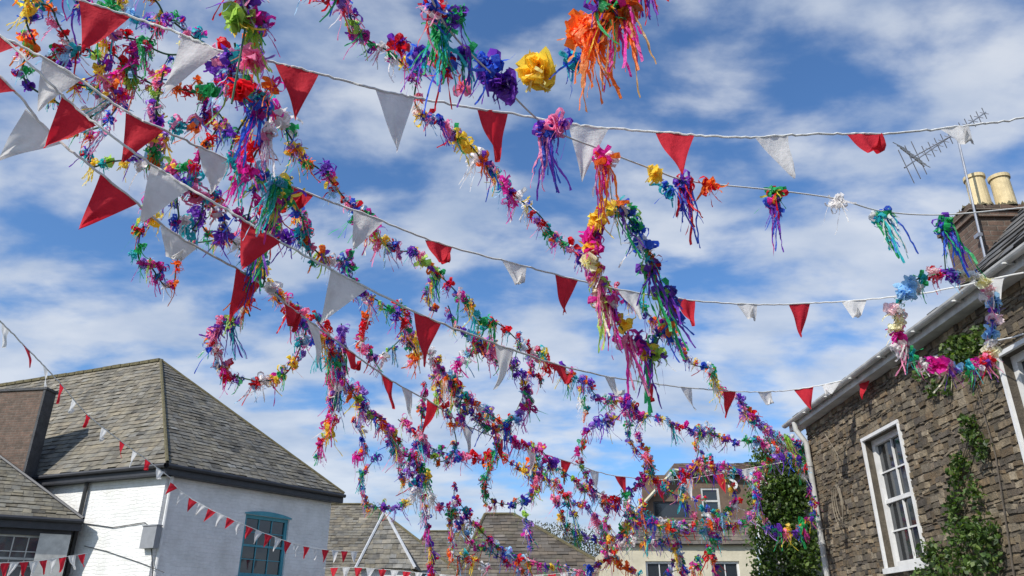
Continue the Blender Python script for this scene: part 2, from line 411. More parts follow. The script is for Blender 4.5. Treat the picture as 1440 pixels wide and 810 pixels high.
for a,b2,c,d in holes:
    w=window(h3,O,u,n,a,b2,c,d,2,4,M_wpaint,.09,.16)
    lb=MB(); lb.box(O+u*(a-.05)+Z*(d+.0),u*(b2-a+.1),n*.045,Z*.05); part('window_head',lb,M_wpaint,w)
    lb=MB(); lb.box(O+u*(a-.045)+Z*(c)+n*.002,u*.044,n*.04,Z*(d-c-.002)); part('architrave',lb,M_wpaint,w)
    lb=MB(); lb.box(O+u*(b2+.002)+Z*(c)+n*.002,u*.044,n*.04,Z*(d-c-.002)); part('architrave',lb,M_wpaint,w)
gb=MB()
gb.box((5.50,YN,EZ-.02),(.21,0,0),(0,YF+.35-YN,0),(0,0,.02)); gb.box((5.50,YN,EZ+.0),(.025,0,0),(0,YF+.35-YN,0),(0,0,.12))
fas=part('fascia',gb,M_oldw,h3)
gb=MB()
Np=9
for i in range(Np-1):
    a0=math.pi+math.pi*i/(Np-1); a1=math.pi+math.pi*(i+1)/(Np-1)
    for rr_ in (.06,.053):
        gb.face([(5.43+math.cos(a0)*rr_,YN,EZ+.12+math.sin(a0)*rr_),(5.43+math.cos(a1)*rr_,YN,EZ+.12+math.sin(a1)*rr_),(5.43+math.cos(a1)*rr_,YF+.4,EZ+.12+math.sin(a1)*rr_),(5.43+math.cos(a0)*rr_,YF+.4,EZ+.12+math.sin(a0)*rr_)])
for k in range(12): gb.box((5.36,YN+.3+k*1.05,EZ+.05),(.14,0,0),(0,.03,0),(0,0,.02))
part('gutter',gb,M_oldw,h3,True)
pb=MB(); pb.tube([(5.43,14.55,EZ+.05),(5.44,14.55,EZ-.1),(5.6,14.55,EZ-.35),(5.6,14.55,0)],.05,10)
for zz in (1.5,3,4.4): pb.tube([(5.6,14.55,zz),(5.6,14.55,zz+.08)],.062,10)
part('downpipe',pb,M_oldw,h3,True)
rb=MB(); slates(rb,(5.45,8.3,EZ+.15),(5.45,YF+.3,EZ+.15),(9.0,YF+.3,EZ+1.8),(9.0,8.3,EZ+1.8),.2,.28,(.13,.13,.135))
rb.face([(5.5,YF+.2,EZ),(9,YF+.2,EZ+1.7),(9,YF+.2,EZ)],(.1,.1,.1))
roof=part('roof',rb,M_slate_d,h3)
rb=MB(); slates(rb,(5.42,YN,EZ+.17),(5.42,8.45,EZ+.17),(8.6,8.45,EZ+3.55),(8.6,YN,EZ+3.55),.2,.28,(.13,.125,.12))
rb.face([(5.44,8.47,EZ+.1),(8.6,8.47,EZ+3.45),(8.6,8.47,EZ+.1)],(.08,.08,.08))
part('roof',rb,M_slate_d,h3)
cb=MB(); cb.box((6.17,9.0,EZ+.3),(.95,0,0),(0,.7,0),(0,0,1.33)); cb.box((6.13,8.96,EZ+1.44),(1.03,0,0),(0,.78,0),(0,0,.08)); cb.box((6.10,8.93,EZ+1.525),(1.09,0,0),(0,.84,0),(0,0,.075))
ch=part('chimney',cb,M_brick,roof)
cb=MB()
for _ in range(460):
    p=V((U(6.12,7.17),U(8.95,9.75),EZ+1.60)); r_=U(.02,.06); 
    q=[p+V((math.cos(t_)*r_*U(.6,1.2),math.sin(t_)*r_*U(.6,1.2),0)) for t_ in (0,1.26,2.5,3.77,5.03)]; pk=p+V((U(-.02,.02),U(-.02,.02),U(.02,.09)))
    for i in range(5): cb.face([q[i],q[(i+1)%5],pk])
part('mossy_flaunching',cb,M_moss,ch)
for cx in (6.54,6.89):
    pb=MB()
    pb.tube([(cx,9.3,EZ+1.58),(cx,9.3,EZ+2.24)],.13,20,r2=.12,cap=True); pb.tube([(cx,9.3,EZ+2.21),(cx,9.3,EZ+2.26)],.14,20,cap=True); pb.tube([(cx,9.3,EZ+1.66),(cx,9.3,EZ+1.70)],.14,20,cap=True)
    pb.tube([(cx,9.3,EZ+2.262),(cx,9.3,EZ+2.265)],.1,20,(.02,.02,.02),cap=True)
    part('chimney_pot',pb,M_pot,ch,False)
# cable coil
cb=MB(); cc=atx(1182,705,5.62); 
for k in range(3):
    pts=[]
    for i in range(25):
        a=2*math.pi*i/24; pts.append(V((5.6-.012*k,cc.y+math.cos(a)*(.13+.03*k)+.03*k,cc.z+math.sin(a)*(.28+.03*k)-.03*k)))
    cb.tube(pts,.006,5)
cb.tube([atx(1182,672,5.6),atx(1178,640,5.6),atx(1160,610,5.6)],.006,5)
cb.tube([atx(1150,745,5.6),atx(1175,742,5.6),atx(1195,735,5.6)],.006,5)
part('cable_coil',cb,M_tan,h3)

# television antenna
an=thing('television_antenna',(6.08,8.9,EZ+.6),'grey rooftop television aerial clamped to the brick chimney','antenna')
mb=MB(); mtop=V((6.20,8.9,8.05)); mb.tube([(6.10,8.9,EZ+.55),mtop],.016,8,cap=True); mb.box((6.09,8.88,6.3),(.06,0,0),(0,.1,0),(0,0,.05)); part('mast',mb,M_metal,an)
mb=MB(); b0=at(1272,236,10.6); b1=at(1386,158,11.4); bd=(b1-b0).normalized(); mb.tube([b0,b1],.011,6)
sd=bd.cross(V((0,-.3,1))).normalized(); sd2=bd.cross(sd).normalized(); Lb=(b1-b0).length
for i in range(14):
    p=b0+bd*(Lb*(.02+i*.074)); L=.26 if i<3 else .13-.003*i
    mb.tube([p-sd2*L,p+sd2*L],.006,5)
    if i>2: mb.tube([p-(sd+sd2*.6)*L*.6,p+(sd+sd2*.6)*L*.6],.006,5)
part('antenna_boom',mb,M_metal,an)
mb=MB(); b0=at(1266,208,10.5); b1=at(1300,234,10.6); 
for i in range(7):
    p=b0.lerp(b1,i/6); mb.tube([p-V((.14,.1,-.02)),p+V((.14,.1,.05))],.006,5)
mb.tube([b0,b1],.008,5); mb.tube([at(1282,222,10.55),mtop-Z*.12],.010,5)
part('antenna_reflector',mb,M_metal,an)

# ivy on the stone house
def ivy(name,base,clumps,label,stems=(),size=(.03,.075)):
    t=thing(name,base,label,'plant','climbing plants on the walls')
    mb=MB()
    for c,r,nn_ in clumps: leaves(mb,c,r,nn_,size)
    part('foliage',mb,M_leaf,t)
    sb=MB()
    for s in stems: sb.tube(s,.012,5,r2=.004)
    if stems: part('stem',sb,M_bark,t)
cl=[]
for x,y,rx,rz,k in ((1330,505,.5,.12,220),(1355,490,.35,.18,260),(1300,520,.3,.1,100),(1378,478,.2,.2,170),(1310,545,.15,.12,60),(1390,510,.12,.2,80),(1340,480,.3,.06,110),(1365,530,.1,.2,50),(1330,540,.08,.15,40)):
    p=atx(x,y,5.62); cl.append((p,(.07,rx,rz),k))
ivy('climbing_ivy',(5.62,9.2,0),cl,'sparse green creeper under the gutter of the stone house',[[atx(1440,900,5.66),atx(1400,640,5.66),atx(1360,500,5.66)]])
cl=[]
for i in range(16):
    p=atx(1372-i*1.5+U(-18,18),590+i*9,5.6); cl.append((p,(.08,U(.06,.2),U(.08,.18)),46))
for i in range(16):
    p=atx(1345+U(-55,50),790+U(-50,30),5.55); cl.append((p,(.14,.2,.16),95))
ivy('climbing_ivy',(5.6,9.6,0),cl,'green creeper growing up the stone wall between sash windows',[[V((5.64,9.6,0)),atx(1352,760,5.66),atx(1372,590,5.66)],[V((5.64,9.4,0)),atx(1340,740,5.66),atx(1355,640,5.66),atx(1385,520,5.66)]])

# ---------------------------------------------------------------- ivy covered annexe beyond the stone house
h4=thing('rendered_cottage',(5.0,17,0),'white rendered cottage wall almost hidden by ivy','house')
wb=MB(); XA=aty(1078,760,17.4).x; HA=aty(1100,655,17.4).z
wall(wb,V((XA,17.4,0)),V((1,0,0)),4,HA,V((0,-1,0))); wall(wb,V((XA,17.4,0)),V((0,1,0)),.6,HA,V((-1,0,0))); wall(wb,V((XA,18.0,0)),V((1,0,0)),4,HA,V((0,1,0))); part('wall',wb,M_swall,h4)
rb=MB(); slates(rb,(XA-.05,17.3,HA),(XA+4,17.3,HA),(XA+4,18.1,HA+.2),(XA-.05,18.1,HA+.2),.2,.28,(.12,.12,.12)); part('roof',rb,M_slate_d,h4)
cl=[]
for i in range(85):
    x=U(1064,1148); y=U(640,840); cl.append((aty(x,y,17.25),(.3,.3,.3),100))
for i in range(16): cl.append((aty(U(1068,1138),U(625,660),17.35),(.25,.3,.18),75))
ivy('climbing_ivy',(5.6,17.2,0),cl,'dense bright green ivy covering the cottage gable',[[V((5.8,17.3,0)),V((5.9,17.3,3))]],(.05,.095))

# ---------------------------------------------------------------- houses closing the street
def gable_house(name,label,x0,x1,eyy,Y,ridge,ryy,dy,wm,rm,base,win=(),kind='hip'):
    P0=aty(x0,eyy,Y);P1=aty(x1,eyy,Y); ez=(P0.z+P1.z)/2
    P0=V((P0.x,Y,ez));P1=V((P1.x,Y,ez)); Q0=aty(ridge[0],ryy,Y+dy/2);Q1=aty(ridge[1],ryy,Y+dy/2); Q1.z=Q0.z
    t=thing(name,(P0.x,Y,0),label,'house'); B0=P0+V((0,dy,0));B1=P1+V((0,dy,0))
    rb=MB(); slates(rb,P0,P1,Q1,Q0,.24,.35,base); slates(rb,P1,B1,Q1,Q1,.24,.35,base); slates(rb,B0,P0,Q0,Q0,.24,.35,base); slates(rb,B1,B0,Q0,Q1,.24,.35,base)
    r=part('roof',rb,rm,t)
    hb=MB()
    for a,b in ((P0,Q0),(P1,Q1),(Q0,Q1)):
        if (a-b).length>.1: hb.tube([a+Z*.04,b+Z*.04],.06,5)
    part('hip_flashing',hb,M_lead if kind=='pale' else M_moss,r)
    wb=MB(); w=P1.x-P0.x-.4
    wall(wb,V((P0.x+.2,Y+.2,0)),V((1,0,0)),w,ez,V((0,-1,0)),win); wall(wb,V((P0.x+.2,Y+.2,0)),V((0,1,0)),dy-.4,ez,V((-1,0,0))); wall(wb,V((P1.x-.2,Y+.2,0)),V((0,1,0)),dy-.4,ez,V((1,0,0)))
    part('wall',wb,wm,t)
    for q in win: window(t,V((P0.x+.2,Y+.2,0)),V((1,0,0)),V((0,-1,0)),*q,2,3,M_wpaint,.07)
    return t,P0,P1,Q0,Q1
gable_house('slate_roofed_house','stone house with hipped brown grey slate roof',380,655,812,36,(440,522),710,10,M_cream,M_slate,(.165,.15,.125),((2,3,1.5,3),))
gable_house('small_pavilion','small pyramid roofed building with white painted hip lines',500,584,800,33,(541,541),720,3,M_wpaint,M_slate,(.20,.19,.17),(),'pale')
gable_house('shingled_house','house with steep dark brown shingle roof',640,880,812,30,(682,722),724,7,M_cream,M_slate_d,(.13,.11,.09),((3,4,1.2,2.6),))
gable_house('slate_roofed_house','low brown slate roofed cottage at the street end',560,700,812,42,(600,640),748,6,M_cream,M_slate,(.15,.135,.11))
# upper storey house with brown roof and lettering
Y=26.0; yn=V((0,-1,0)); ux=V((1,0,0))
h5=thing('rendered_shop',(aty(860,800,Y).x,Y,0),'cream rendered shop with brown boarded upper storey and white lettering','shop')
a0=aty(858,766,Y);a1=aty(1062,766,Y)
wb=MB(); Ox=V((a0.x,Y,0)); W=a1.x-a0.x
w1=[(1.1,2.0,1.3,a0.z-.5),(3.2,4.1,1.3,a0.z-.5)]
wall(wb,Ox,ux,W,a0.z,yn,w1); wall(wb,Ox,V((0,1,0)),8,a0.z,V((-1,0,0))); part('wall',wb,M_cream,h5)
for q in w1: window(h5,Ox,ux,yn,*q,2,2,M_wpaint,.07)
rb=MB(); e0=V((a0.x-.1,Y-.15,a0.z));e1=V((a1.x,Y-.15,a0.z)); k0=aty(892,728,Y+1.2);k1=aty(1062,728,Y+1.2)
slates(rb,e0,e1,k1,k0,.22,.3,(.15,.13,.11)); part('roof',rb,M_slate_d,h5)
wb=MB(); b0=aty(905,728,Y+1.1);bt=aty(905,668,Y+1.1).z; Ob=V((b0.x,Y+1.1,0)); Wb=aty(1062,700,Y+1.1).x-b0.x
def uu(x): return aty(x,700,Y+1.1).x-b0.x
def zz_(y): return aty(960,y,Y+1.1).z
ww=[(uu(918),uu(967),zz_(728),zz_(705)),(uu(986),uu(1012),zz_(723),zz_(686))]
wall(wb,Ob,ux,Wb,bt,yn,ww,.1,(.2,.15,.1),b0.z-.3); wall(wb,Ob,V((0,1,0)),6,bt-1.0,V((-1,0,0)),(),.1,(.2,.2,.2),1); part('wall',wb,M_brown,h5,label='brown boarded upper wall')
window(h5,Ob,ux,yn,*ww[0],1,1,M_dark,.05,.1,False,False); window(h5,Ob,ux,yn,*ww[1],1,2,M_oldw,.07,.08)
rb=MB(); t0=aty(892,722,Y+.9); t1=aty(948,655,Y+3.0); t2=aty(1066,652,Y+3.0); t3=aty(1066,668,Y+.9)
slates(rb,V((aty(940,668,Y+.9).x,Y+.9,t3.z)),t3,t2,V((t1.x,t2.y,t2.z)),.22,.3,(.20,.12,.08))
rb.face([t0,V((aty(940,668,Y+.9).x,Y+.9,t3.z)),V((t1.x,t2.y,t2.z)),V((t0.x,Y+4.5,t0.z))],(.17,.16,.14))
part('roof',rb,M_slate_d,h5)
vb=MB(); vb.tube([t0-V((0,.05,0)),V((aty(948,662,Y+.85).x,Y+.85,t3.z+.15)),t3+V((0,-.05,.05))],.06,5); part('bargeboard',vb,M_cream,h5)
fc=bpy.data.curves.new('lettering','FONT'); fc.body="S"; fc.size=.85; fc.extrude=.03; fc.align_x='CENTER'
fo=bpy.data.objects.new('tmp',fc); COL.objects.link(fo); bpy.context.view_layer.update()
me=bpy.data.meshes.new_from_object(fo.evaluated_get(bpy.context.evaluated_depsgraph_get())); bpy.data.objects.remove(fo)
me.materials.clear(); me.materials.append(M_wpaint)
so=bpy.data.objects.new('sign_letter',me); COL.objects.link(so); so.parent=h5
pl=aty(1031,688,Y+1.0); so.location=pl-BASE[h5.name]; so.rotation_euler=(math.radians(90),0,0)

# ---------------------------------------------------------------- trees behind the roofs
def tree(x,y,Yd,label,dk=1):
    top=aty(x,y,Yd); base=V((top.x,Yd,-.13)); t=thing('deciduous_tree',base,label,'tree','trees behind the roofs')
    H=top.z; tb=MB(); tb.tube([base,base+V((.1,0,H*.35)),base+V((U(-.3,.3),0,H*.6))],.28,8,r2=.12)
    cb=MB()
    for i in range(26):
        a=U(0,6.28); r=U(.5,2.6); e=base+V((math.cos(a)*r,math.sin(a)*r,H*U(.55,.97)))
        s=base+V((0,0,H*U(.35,.55))); tb.tube([s,s.lerp(e,.5)+V((0,0,.3)),e],.06,5,r2=.015)
        for k in range(3):
            e2=e+V((U(-.8,.8),U(-.8,.8),U(0,.7))); tb.tube([e,e2],.02,4,r2=.006)
        leaves(cb,e,(.9,.8,.7),80,(.06,.17),dk,((.09,.10,.05),(.12,.11,.06),(.06,.08,.035)))
    part('trunk',tb,M_bark,t); part('crown',cb,M_leaf,t)
for x,y in ((672,738),(735,735),(765,738),(800,738),(835,742)): tree(x,y,52+U(-3,5),'half bare spring tree rising behind slate roofs')

# ================================================================= BUNTING
def catmull(P,n=10):
    out=[]; Q=[P[0]*2-P[1]]+P+[P[-1]*2-P[-2]]
    for i in range(1,len(Q)-2):
        for k in range(n):
            t=k/n; a,b,c,d=Q[i-1],Q[i],Q[i+1],Q[i+2]
            out.append(.5*((2*b)+(c-a)*t+(2*a-5*b+4*c-d)*t*t+(3*b-a-3*c+d)*t**3))
    out.append(P[-1].copy()); return out
def proj(p):
    q=p-CAM; d=q.dot(fw); return 720+FL*q.x/d, 405-FL*q.dot(upv)/d
def pennant(root,base,p,t,red,ratio,w,hgt,lean):
    # triangle of cloth hanging from the tape, t = tape direction; a low ratio = folded up by the wind
    down=-Z+t*t.z; down.normalize()
    side=t.cross(down).normalized()
    if side.y<0: side=-side
    blow=math.radians(12+max(0,(p.z-4.9))*10)      # higher strings are blown out further along the street
    th=blow-math.acos(max(.85,min(1,ratio)))*.8+U(-.08,.08)
    hd=(down*math.cos(th)+side*math.sin(th)+t*lean).normalized()
    nn_=t.cross(hd).normalized()
    if nn_.dot(CAM-p)<0: nn_=-nn_
    fold=ratio<.8; cut=.45+ratio*.5 if fold else 2
    mb=MB(); n=12; ph=U(0,6.28); am=U(.010,.026); curl=U(-.07,.07); fr=U(5,12); hw=U(-.05,.05)
    g={}
    for i in range(n+1):
        v=i/n
        vp=v if v<=cut else cut-(v-cut)*.8      # tip turned back up over the tape side
        for j in range(n+1):
            s=j/n-.5
            wx=w*(1-v*.985)
            off=am*math.sin(s*fr*(1-.5*v)+ph+v*3)*(.25+v)+curl*v*v+.02*math.sin(v*6+ph)*v
            if fold: off+=.03*math.sin(s*9+ph)*v+(.03+.12*(v-cut) if v>cut else 0)
            q=p+t*(s*wx+hw*v*v)+hd*(hgt*(.9 if fold else 1)*vp*(1-.03*math.cos(ph+s*4))-.006*math.cos(s*6))+nn_*off
            g[i,j]=len(mb.v); mb.v.append(tuple(q))
    for i in range(n):
        for j in range(n):
            mb.f.append((g[i,j],g[i,j+1],g[i+1,j+1],g[i+1,j])); mb.c.append((.5,.5,.5)); mb.m.append(0)
    me=mb.mesh('pennant',[M_red if red else M_white],p,True)
    o=bpy.data.objects.new('pennant',me); COL.objects.link(o); o.parent=root; o.location=p-base
def rd_(k): return V((U(-k,k),U(-k,k),U(-k,k)))
def bunting(pts,flags,label,w=.29,hgt=.40,r=.009):
    P=[at(*q) for q in pts]; D=catmull(P); base=D[0]
    root=thing('bunting_string',base,label,'bunting','bunting strings across the street')
    cb=MB(); cb.tube([q+rd_(.006) for q in D],r,6); part('cord',cb,M_cord,root)
    X=[proj(q)[0] for q in D]
    for f in flags:
        px,c=f[0],f[1]; ratio=f[2] if len(f)>2 else U(.9,1); lean=f[3] if len(f)>3 else U(-.12,.1)
        for i in range(len(D)-1):
            if X[i]<=px<X[i+1]:
                k=(px-X[i])/(X[i+1]-X[i]); p=D[i].lerp(D[i+1],k); t=(D[i+1]-D[i]).normalized()
                pennant(root,base,p,t,c=='r',ratio,w*U(.93,1.07),hgt*U(.92,1.05),lean); break
bunting([(-80,-60,5.2),(60,-14,5.2),(120,3,5.2),(180,22,5.3),(255,48,5.3),(312,72,5.3),(390,89,5.4),(447,103,5.5),(527,125,5.6),(585,137,5.7),(664,152,5.8),(722,160,6),(797,174,6),(858,180,6),(920,185,6),(978,190,6),(1056,193,6),(1113,190,6.1),(1185,188,6.2),(1243,188,6.3),(1315,182,6.5),(1370,175,6.6),(1440,166,6.9),(1620,130,7.4)],
 [(8,'w',.9),(148,'r'),(283,'w'),(418,'r',.95),(556,'w',1),(693,'r',1),(828,'w',1),(949,'r',.95),(1085,'w',.95),(1214,'r',.3),(1342,'w',.25)],'red and white cotton pennants on white tape, some wind folded',.30,.41)
bunting([(-120,-10,5.3),(0,50,5.4),(90,97,5.5),(175,155,5.6),(230,183,5.7),(300,215,6),(418,265,6.5),(518,303,6.7),(617,342,7),(723,370,7.5),(797,390,7.9),(885,410,8.3),(963,421,8.7),(1050,428,9),(1124,427,9.2),(1201,423,9.2),(1300,412,8.8),(1440,383,8.2)],
 [(-2,'r',.8),(88,'w',1,.1),(204,'r',1,.05),(303,'w',.95),(418,'r',.45),(518,'w',.95),(617,'r',.5),(723,'w',.6),(797,'r',1),(885,'w',.8),(963,'r',.95),(1050,'w',.3),(1124,'r',1),(1201,'w',.5),(1390,'w',.6)],'long string of red and white pennants fixed to stone house',.29,.38)
bunting([(-120,-30,5.3),(0,50,5.4),(60,108,5.4),(115,158,5.5),(180,208,5.5),(240,248,5.6),(310,290,5.6),(368,324,5.7),(430,360,5.8),(492,392,5.9),(602,447,6.1),(710,488,7),(785,513,8),(857,530,9.2),(911,538,10.3),(965,545,11.2),(1026,550,11.9),(1075,551,12.4),(1130,546,12.8),(1214,528,12.2),(1300,505,10.6),(1440,470,8.4)],
 [(112,'r',1,.1),(240,'w',1),(368,'r',.95),(492,'w',1,-.1),(602,'r',1),(710,'w',1),(785,'r',.5),(857,'w',.7),(911,'r',.7),(965,'w'),(1026,'r',1),(1075,'w',.4),(1130,'r',.9),(1168,'w',.5),(1214,'r',.9),(1300,'w',.5)],'red and white cotton pennants sagging over the street',.31,.39)
bunting([(-120,20,5.3),(0,108,5.4),(60,175,5.5),(110,220,5.5),(170,267,5.6),(250,332,5.9),(350,388,6.4),(430,448,7.2),(490,492,8.2),(550,535,9.4),(605,565,10.3),(655,598,11.2),(700,616,12),(745,632,12.8),(795,648,13.5),(860,668,14.5),(940,675,15.5),(1020,665,16),(1100,650,16.5)],
 [(-4,'r',.9),(62,'w',1,.1),(168,'r',1,0),(252,'w',.55),(350,'r',1),(412,'r',.3),(440,'w',.8),(492,'r',.4),(545,'r',.9),(572,'w',.9),(608,'r',1,.1),(657,'w',.9),(700,'r',.9),(747,'w',.9),(796,'r',1),(835,'w',.8),(872,'r',.9),(925,'r',.8),(965,'w',.8),(1010,'r',.8),(1050,'w')],'string of red and white pennants running to distant houses',.32,.41)
bunting([(-60,400,11),(0,452,12.5),(35,487,13.5),(65,518,14.5),(90,545,15.5),(125,585,17),(172,622,18.6),(208,648,20),(240,672,20.8)],
 [(8,'w',.9,-.2),(37,'r',1,-.1),(64,'w',1,-.1),(87,'r',.85),(105,'w',.6),(124,'r',.7),(147,'w',.6),(172,'r',.9),(190,'w',.8),(208,'r',.7),(225,'w',.7)],'small red and white pennants tied to white house corner',.29,.40,.012)
fl=[(245+i*13.3,'rw'[i%2]) for i in range(20)]
bunting([(238,676,20.6),(270,702,20.8),(330,732,21),(400,760,21.8),(450,772,22.6),(505,776,23.4)],fl,'small red and white pennants strung along whitewashed wall',.24,.34,.008)
fl=[(-20+i*13.5,'rw'[i%2]) for i in range(11)]
bunting([(-60,797,17),(0,792,17.5),(60,788,18.3),(122,778,19.5)],fl,'small pennants strung along dark fronted house',.22,.34,.008)
fl=[(470+i*17,'rw'[i%2]) for i in range(22)]
bunting([(430,800,24),(500,798,24),(600,806,24),(700,812,24),(860,800,24)],fl,'far pennants strung low across the street end',.25,.36,.008)

# ================================================================= RIBBON GARLANDS
PAL=[((.75,.015,.03),4.2),((.95,.22,.03),3.4),((.95,.70,.08),3.4),((.03,.45,.14),3.4),((.03,.50,.55),2.8),((.04,.12,.65),3.4),((.20,.05,.52),4),((.72,.03,.38),3.6),((.92,.30,.50),4),((.85,.83,.82),3.2),((.38,.66,.90),2.4),((.45,.70,.12),1.8),((.42,.24,.70),2)]
def pick(): return random.choices([p[0] for p in PAL],[p[1] for p in PAL])[0]
def rd():
    while True:
        q=V((U(-1,1),U(-1,1),U(-1,1)))
        if .1<q.length<1: return q.normalized()
def vary(c):
    k=U(.75,1.2); return (min(1,c[0]*k),min(1,c[1]*k),min(1,c[2]*k))
def strip(mb,p,d,L,w,seg,col,grav,curl,taper=True,jit=.003,wob=.2):
    p=V(p); side=d.cross(rd()).normalized(); ax=rd()*curl; col=vary(col)
    for i in range(seg+1):
        f=i/seg; ww=w*(1-.3*f if taper else (.35+1.1*math.sin(math.pi*min(1,f*.75+.12))))
        a=p-side*ww/2+rd()*jit; b=p+side*ww/2+rd()*jit
        ka=len(mb.v); mb.v+=[tuple(a),tuple(b)]
        if i: mb.f.append((ka-2,ka-1,ka+1,ka)); mb.c.append(col); mb.m.append(0)
        p=p+d*(L/seg); d=(d+ax.cross(d)+V((0,0,-grav))+rd()*wob).normalized()
        side=(side-d*side.dot(d)+rd()*.28); side=(side-d*side.dot(d)).normalized()
def loop(mb,c,d,size,w,col):
    side=d.cross(rd()).normalized(); nn_=d.cross(side); col=vary(col); n=7
    for i in range(n+1):
        a=2*math.pi*i/n; p=c+d*size*(1-math.cos(a))/2+nn_*size*.38*math.sin(a)
        ww=w*(.35+.65*math.sin(a/2)); k=len(mb.v); mb.v+=[tuple(p-side*ww/2+rd()*.006),tuple(p+side*ww/2+rd()*.006)]
        if i: mb.f.append((k-2,k-1,k+1,k)); mb.c.append(col); mb.m.append(0)
def bow(kind,cols=None):
    mb=MB(); cols=cols or [pick() for _ in range(random.choice([1,2,3,3]))]
    C=lambda: random.choice(cols)
    if kind=='small':
        el=V((U(.6,1.2),U(.6,1.2),U(.7,1.3)))
        E=lambda: V([a*b for a,b in zip(rd(),el)])
        for _ in range(random.randint(4,7)): loop(mb,E()*.035,E().normalized(),U(.06,.11),U(.024,.05),C())
        for _ in range(random.randint(3,6)): strip(mb,E()*.03,E().normalized(),U(.06,.11),U(.024,.052),4,C(),.15,U(.3,.9),False,.008)
        for _ in range(random.randint(5,8)): strip(mb,E()*.03,E().normalized(),U(.08,.17),U(.010,.026),6,C(),.42,U(.3,.9))
        for _ in range(random.randint(2,5)): strip(mb,rd()*.03,(rd()*.5+V((0,0,-.9))).normalized(),U(.14,.34),U(.009,.019),8,C(),.5,U(.2,.5))
    elif kind=='flower':
        for _ in range(random.randint(9,14)): strip(mb,rd()*.01,rd(),U(.06,.12),U(.045,.085),5,cols[0],.02,U(.2,.7),False,.012)
        for _ in range(7): strip(mb,rd()*.01,rd(),U(.07,.16),U(.01,.022),6,cols[-1],.3,.4)
    elif kind=='tassel':
        for _ in range(random.randint(9,13)): loop(mb,rd()*.035,rd(),U(.07,.12),U(.035,.065),C())
        for _ in range(random.randint(5,8)): strip(mb,rd()*.02,rd(),U(.08,.15),U(.02,.05),6,C(),.4,U(.2,.8))
        for _ in range(random.randint(10,15)):
            o_=rd()*.05; strip(mb,V((o_.x,o_.y,-abs(o_.z))),(rd()*.28+V((0,0,-1))).normalized(),U(.2,.58),U(.014,.032),13,C(),.75,U(.05,.3),True,.004,.34)
    return mb.mesh('ribbon_'+kind,[M_rib])
SM=[bow('small') for _ in range(130)]
FLW=[bow('flower',[pick(),pick()]) for _ in range(30)]
TS=[bow('tassel') for _ in range(30)]
RED,ORA,YEL,GRN,TEA,BLU,PUR,MAG,PNK,WHT=[PAL[i][0] for i in range(10)]
GR='ribbon garlands and hoops over the street'
cntb=0
def putbow(root,base,me,p,s,nm='ribbon_bow'):
    global cntb
    cntb+=1
    o=bpy.data.objects.new(nm,me); COL.objects.link(o); o.parent=root; o.location=p-base
    o.rotation_euler=(U(-.25,.25),U(-.25,.25),U(0,6.28)); o.scale=(s*U(.85,1.15),)*3
def garland(pts,label,s=1.0,sp=.105,tas=.06,flo=.07,name='ribbon_garland',cat='garland',wob=.05,hang=None,pool=None,wav=.06):
    P=[at(*q) for q in pts]; D=catmull(P,12); 
    p1,p2,p3=U(0,6),U(0,6),U(0,6); acc_=0
    for i in range(len(D)):
        if i: acc_+=(D[i]-D[i-1]).length
        e=min(1,acc_*2)
        D[i]=D[i]+V((math.sin(acc_*4.1+p1)*wav,math.sin(acc_*3.3+p2)*wav,math.sin(acc_*5.2+p3)*wav*.8))*e
    base=D[0]
    root=thing(name,base,label,cat,GR)
    cb=MB(); cb.tube(D,.008,5); 
    if hang: cb.tube([D[0],at(*hang)],.006,5)
    part('cord',cb,M_twine,root)
    L=sum((D[i+1]-D[i]).length for i in range(len(D)-1)); sp=max(sp*.95,L/98)
    acc=0; nxt=sp/2; ph=U(0,6)
    for i in range(len(D)-1):
        seg=(D[i+1]-D[i]); l=seg.length
        while nxt<acc+l:
            p=D[i]+seg*((nxt-acc)/l)+rd()*wob*s*U(.3,1.4)
            r=R(); m_=.96+.2*math.sin(nxt*3+ph)
            if pool: putbow(root,base,random.choice(pool),p,s*U(.75,1.1))
            elif r<tas: putbow(root,base,random.choice(TS),p,s*U(.5,.75))
            elif r<tas+flo: putbow(root,base,random.choice(FLW),p,s*U(.6,.88))
            else: putbow(root,base,random.choice(SM),p,s*U(.7,1.15)*m_)
            nxt+=sp*U(.55,1.45)
        acc+=l
LB='long rope garland of multicoloured plastic ribbon bows'
LH='hanging hoop wound with multicoloured ribbon bows'
# long diagonals
garland([(400,-60,5.2),(470,0,5.6),(530,50,6),(575,110,6.4),(610,165,6.8),(660,210,7.3),(705,255,7.8)],LB,.9,.095)
garland([(705,255,7.8),(745,298,8.3),(790,340,8.8),(850,395,9.5),(910,440,10.3),(965,495,11.2),(1005,535,12),(1060,590,13.5),(1115,630,15)],LB,.9,.10)
garland([(230,20,5.5),(300,85,5.8),(350,140,6),(410,195,6.4),(450,245,6.8),(500,295,7.3),(545,340,7.9),(600,372,8.5)],LB,.95,.09)
garland([(600,372,8.5),(640,412,9),(690,452,9.7),(745,492,10.4),(790,520,11),(850,555,11.9),(900,580,12.6),(960,602,13.3),(1040,617,14.3),(1130,637,15.3)],LB,1.0,.10)
garland([(400,255,6.6),(425,310,7),(465,365,7.6),(520,408,8.2),(560,455,8.9),(600,500,9.7),(645,548,10.6),(700,592,11.6)],LB,.92,.10)
garland([(700,592,11.6),(760,640,12.6),(815,680,13.5),(880,720,14.3),(950,745,15),(1040,740,15.6)],LB,1.0,.11)
garland([(230,100,5.6),(215,190,6),(250,260,6.4),(310,310,6.8),(350,370,7.4),(400,425,8),(450,470,8.8),(480,530,9.8),(520,585,10.8)],LB,.9,.10)
garland([(520,585,10.8),(570,640,11.8),(615,700,12.6),(660,755,13.2),(720,795,13.6),(770,830,14)],LB,1.05,.11)
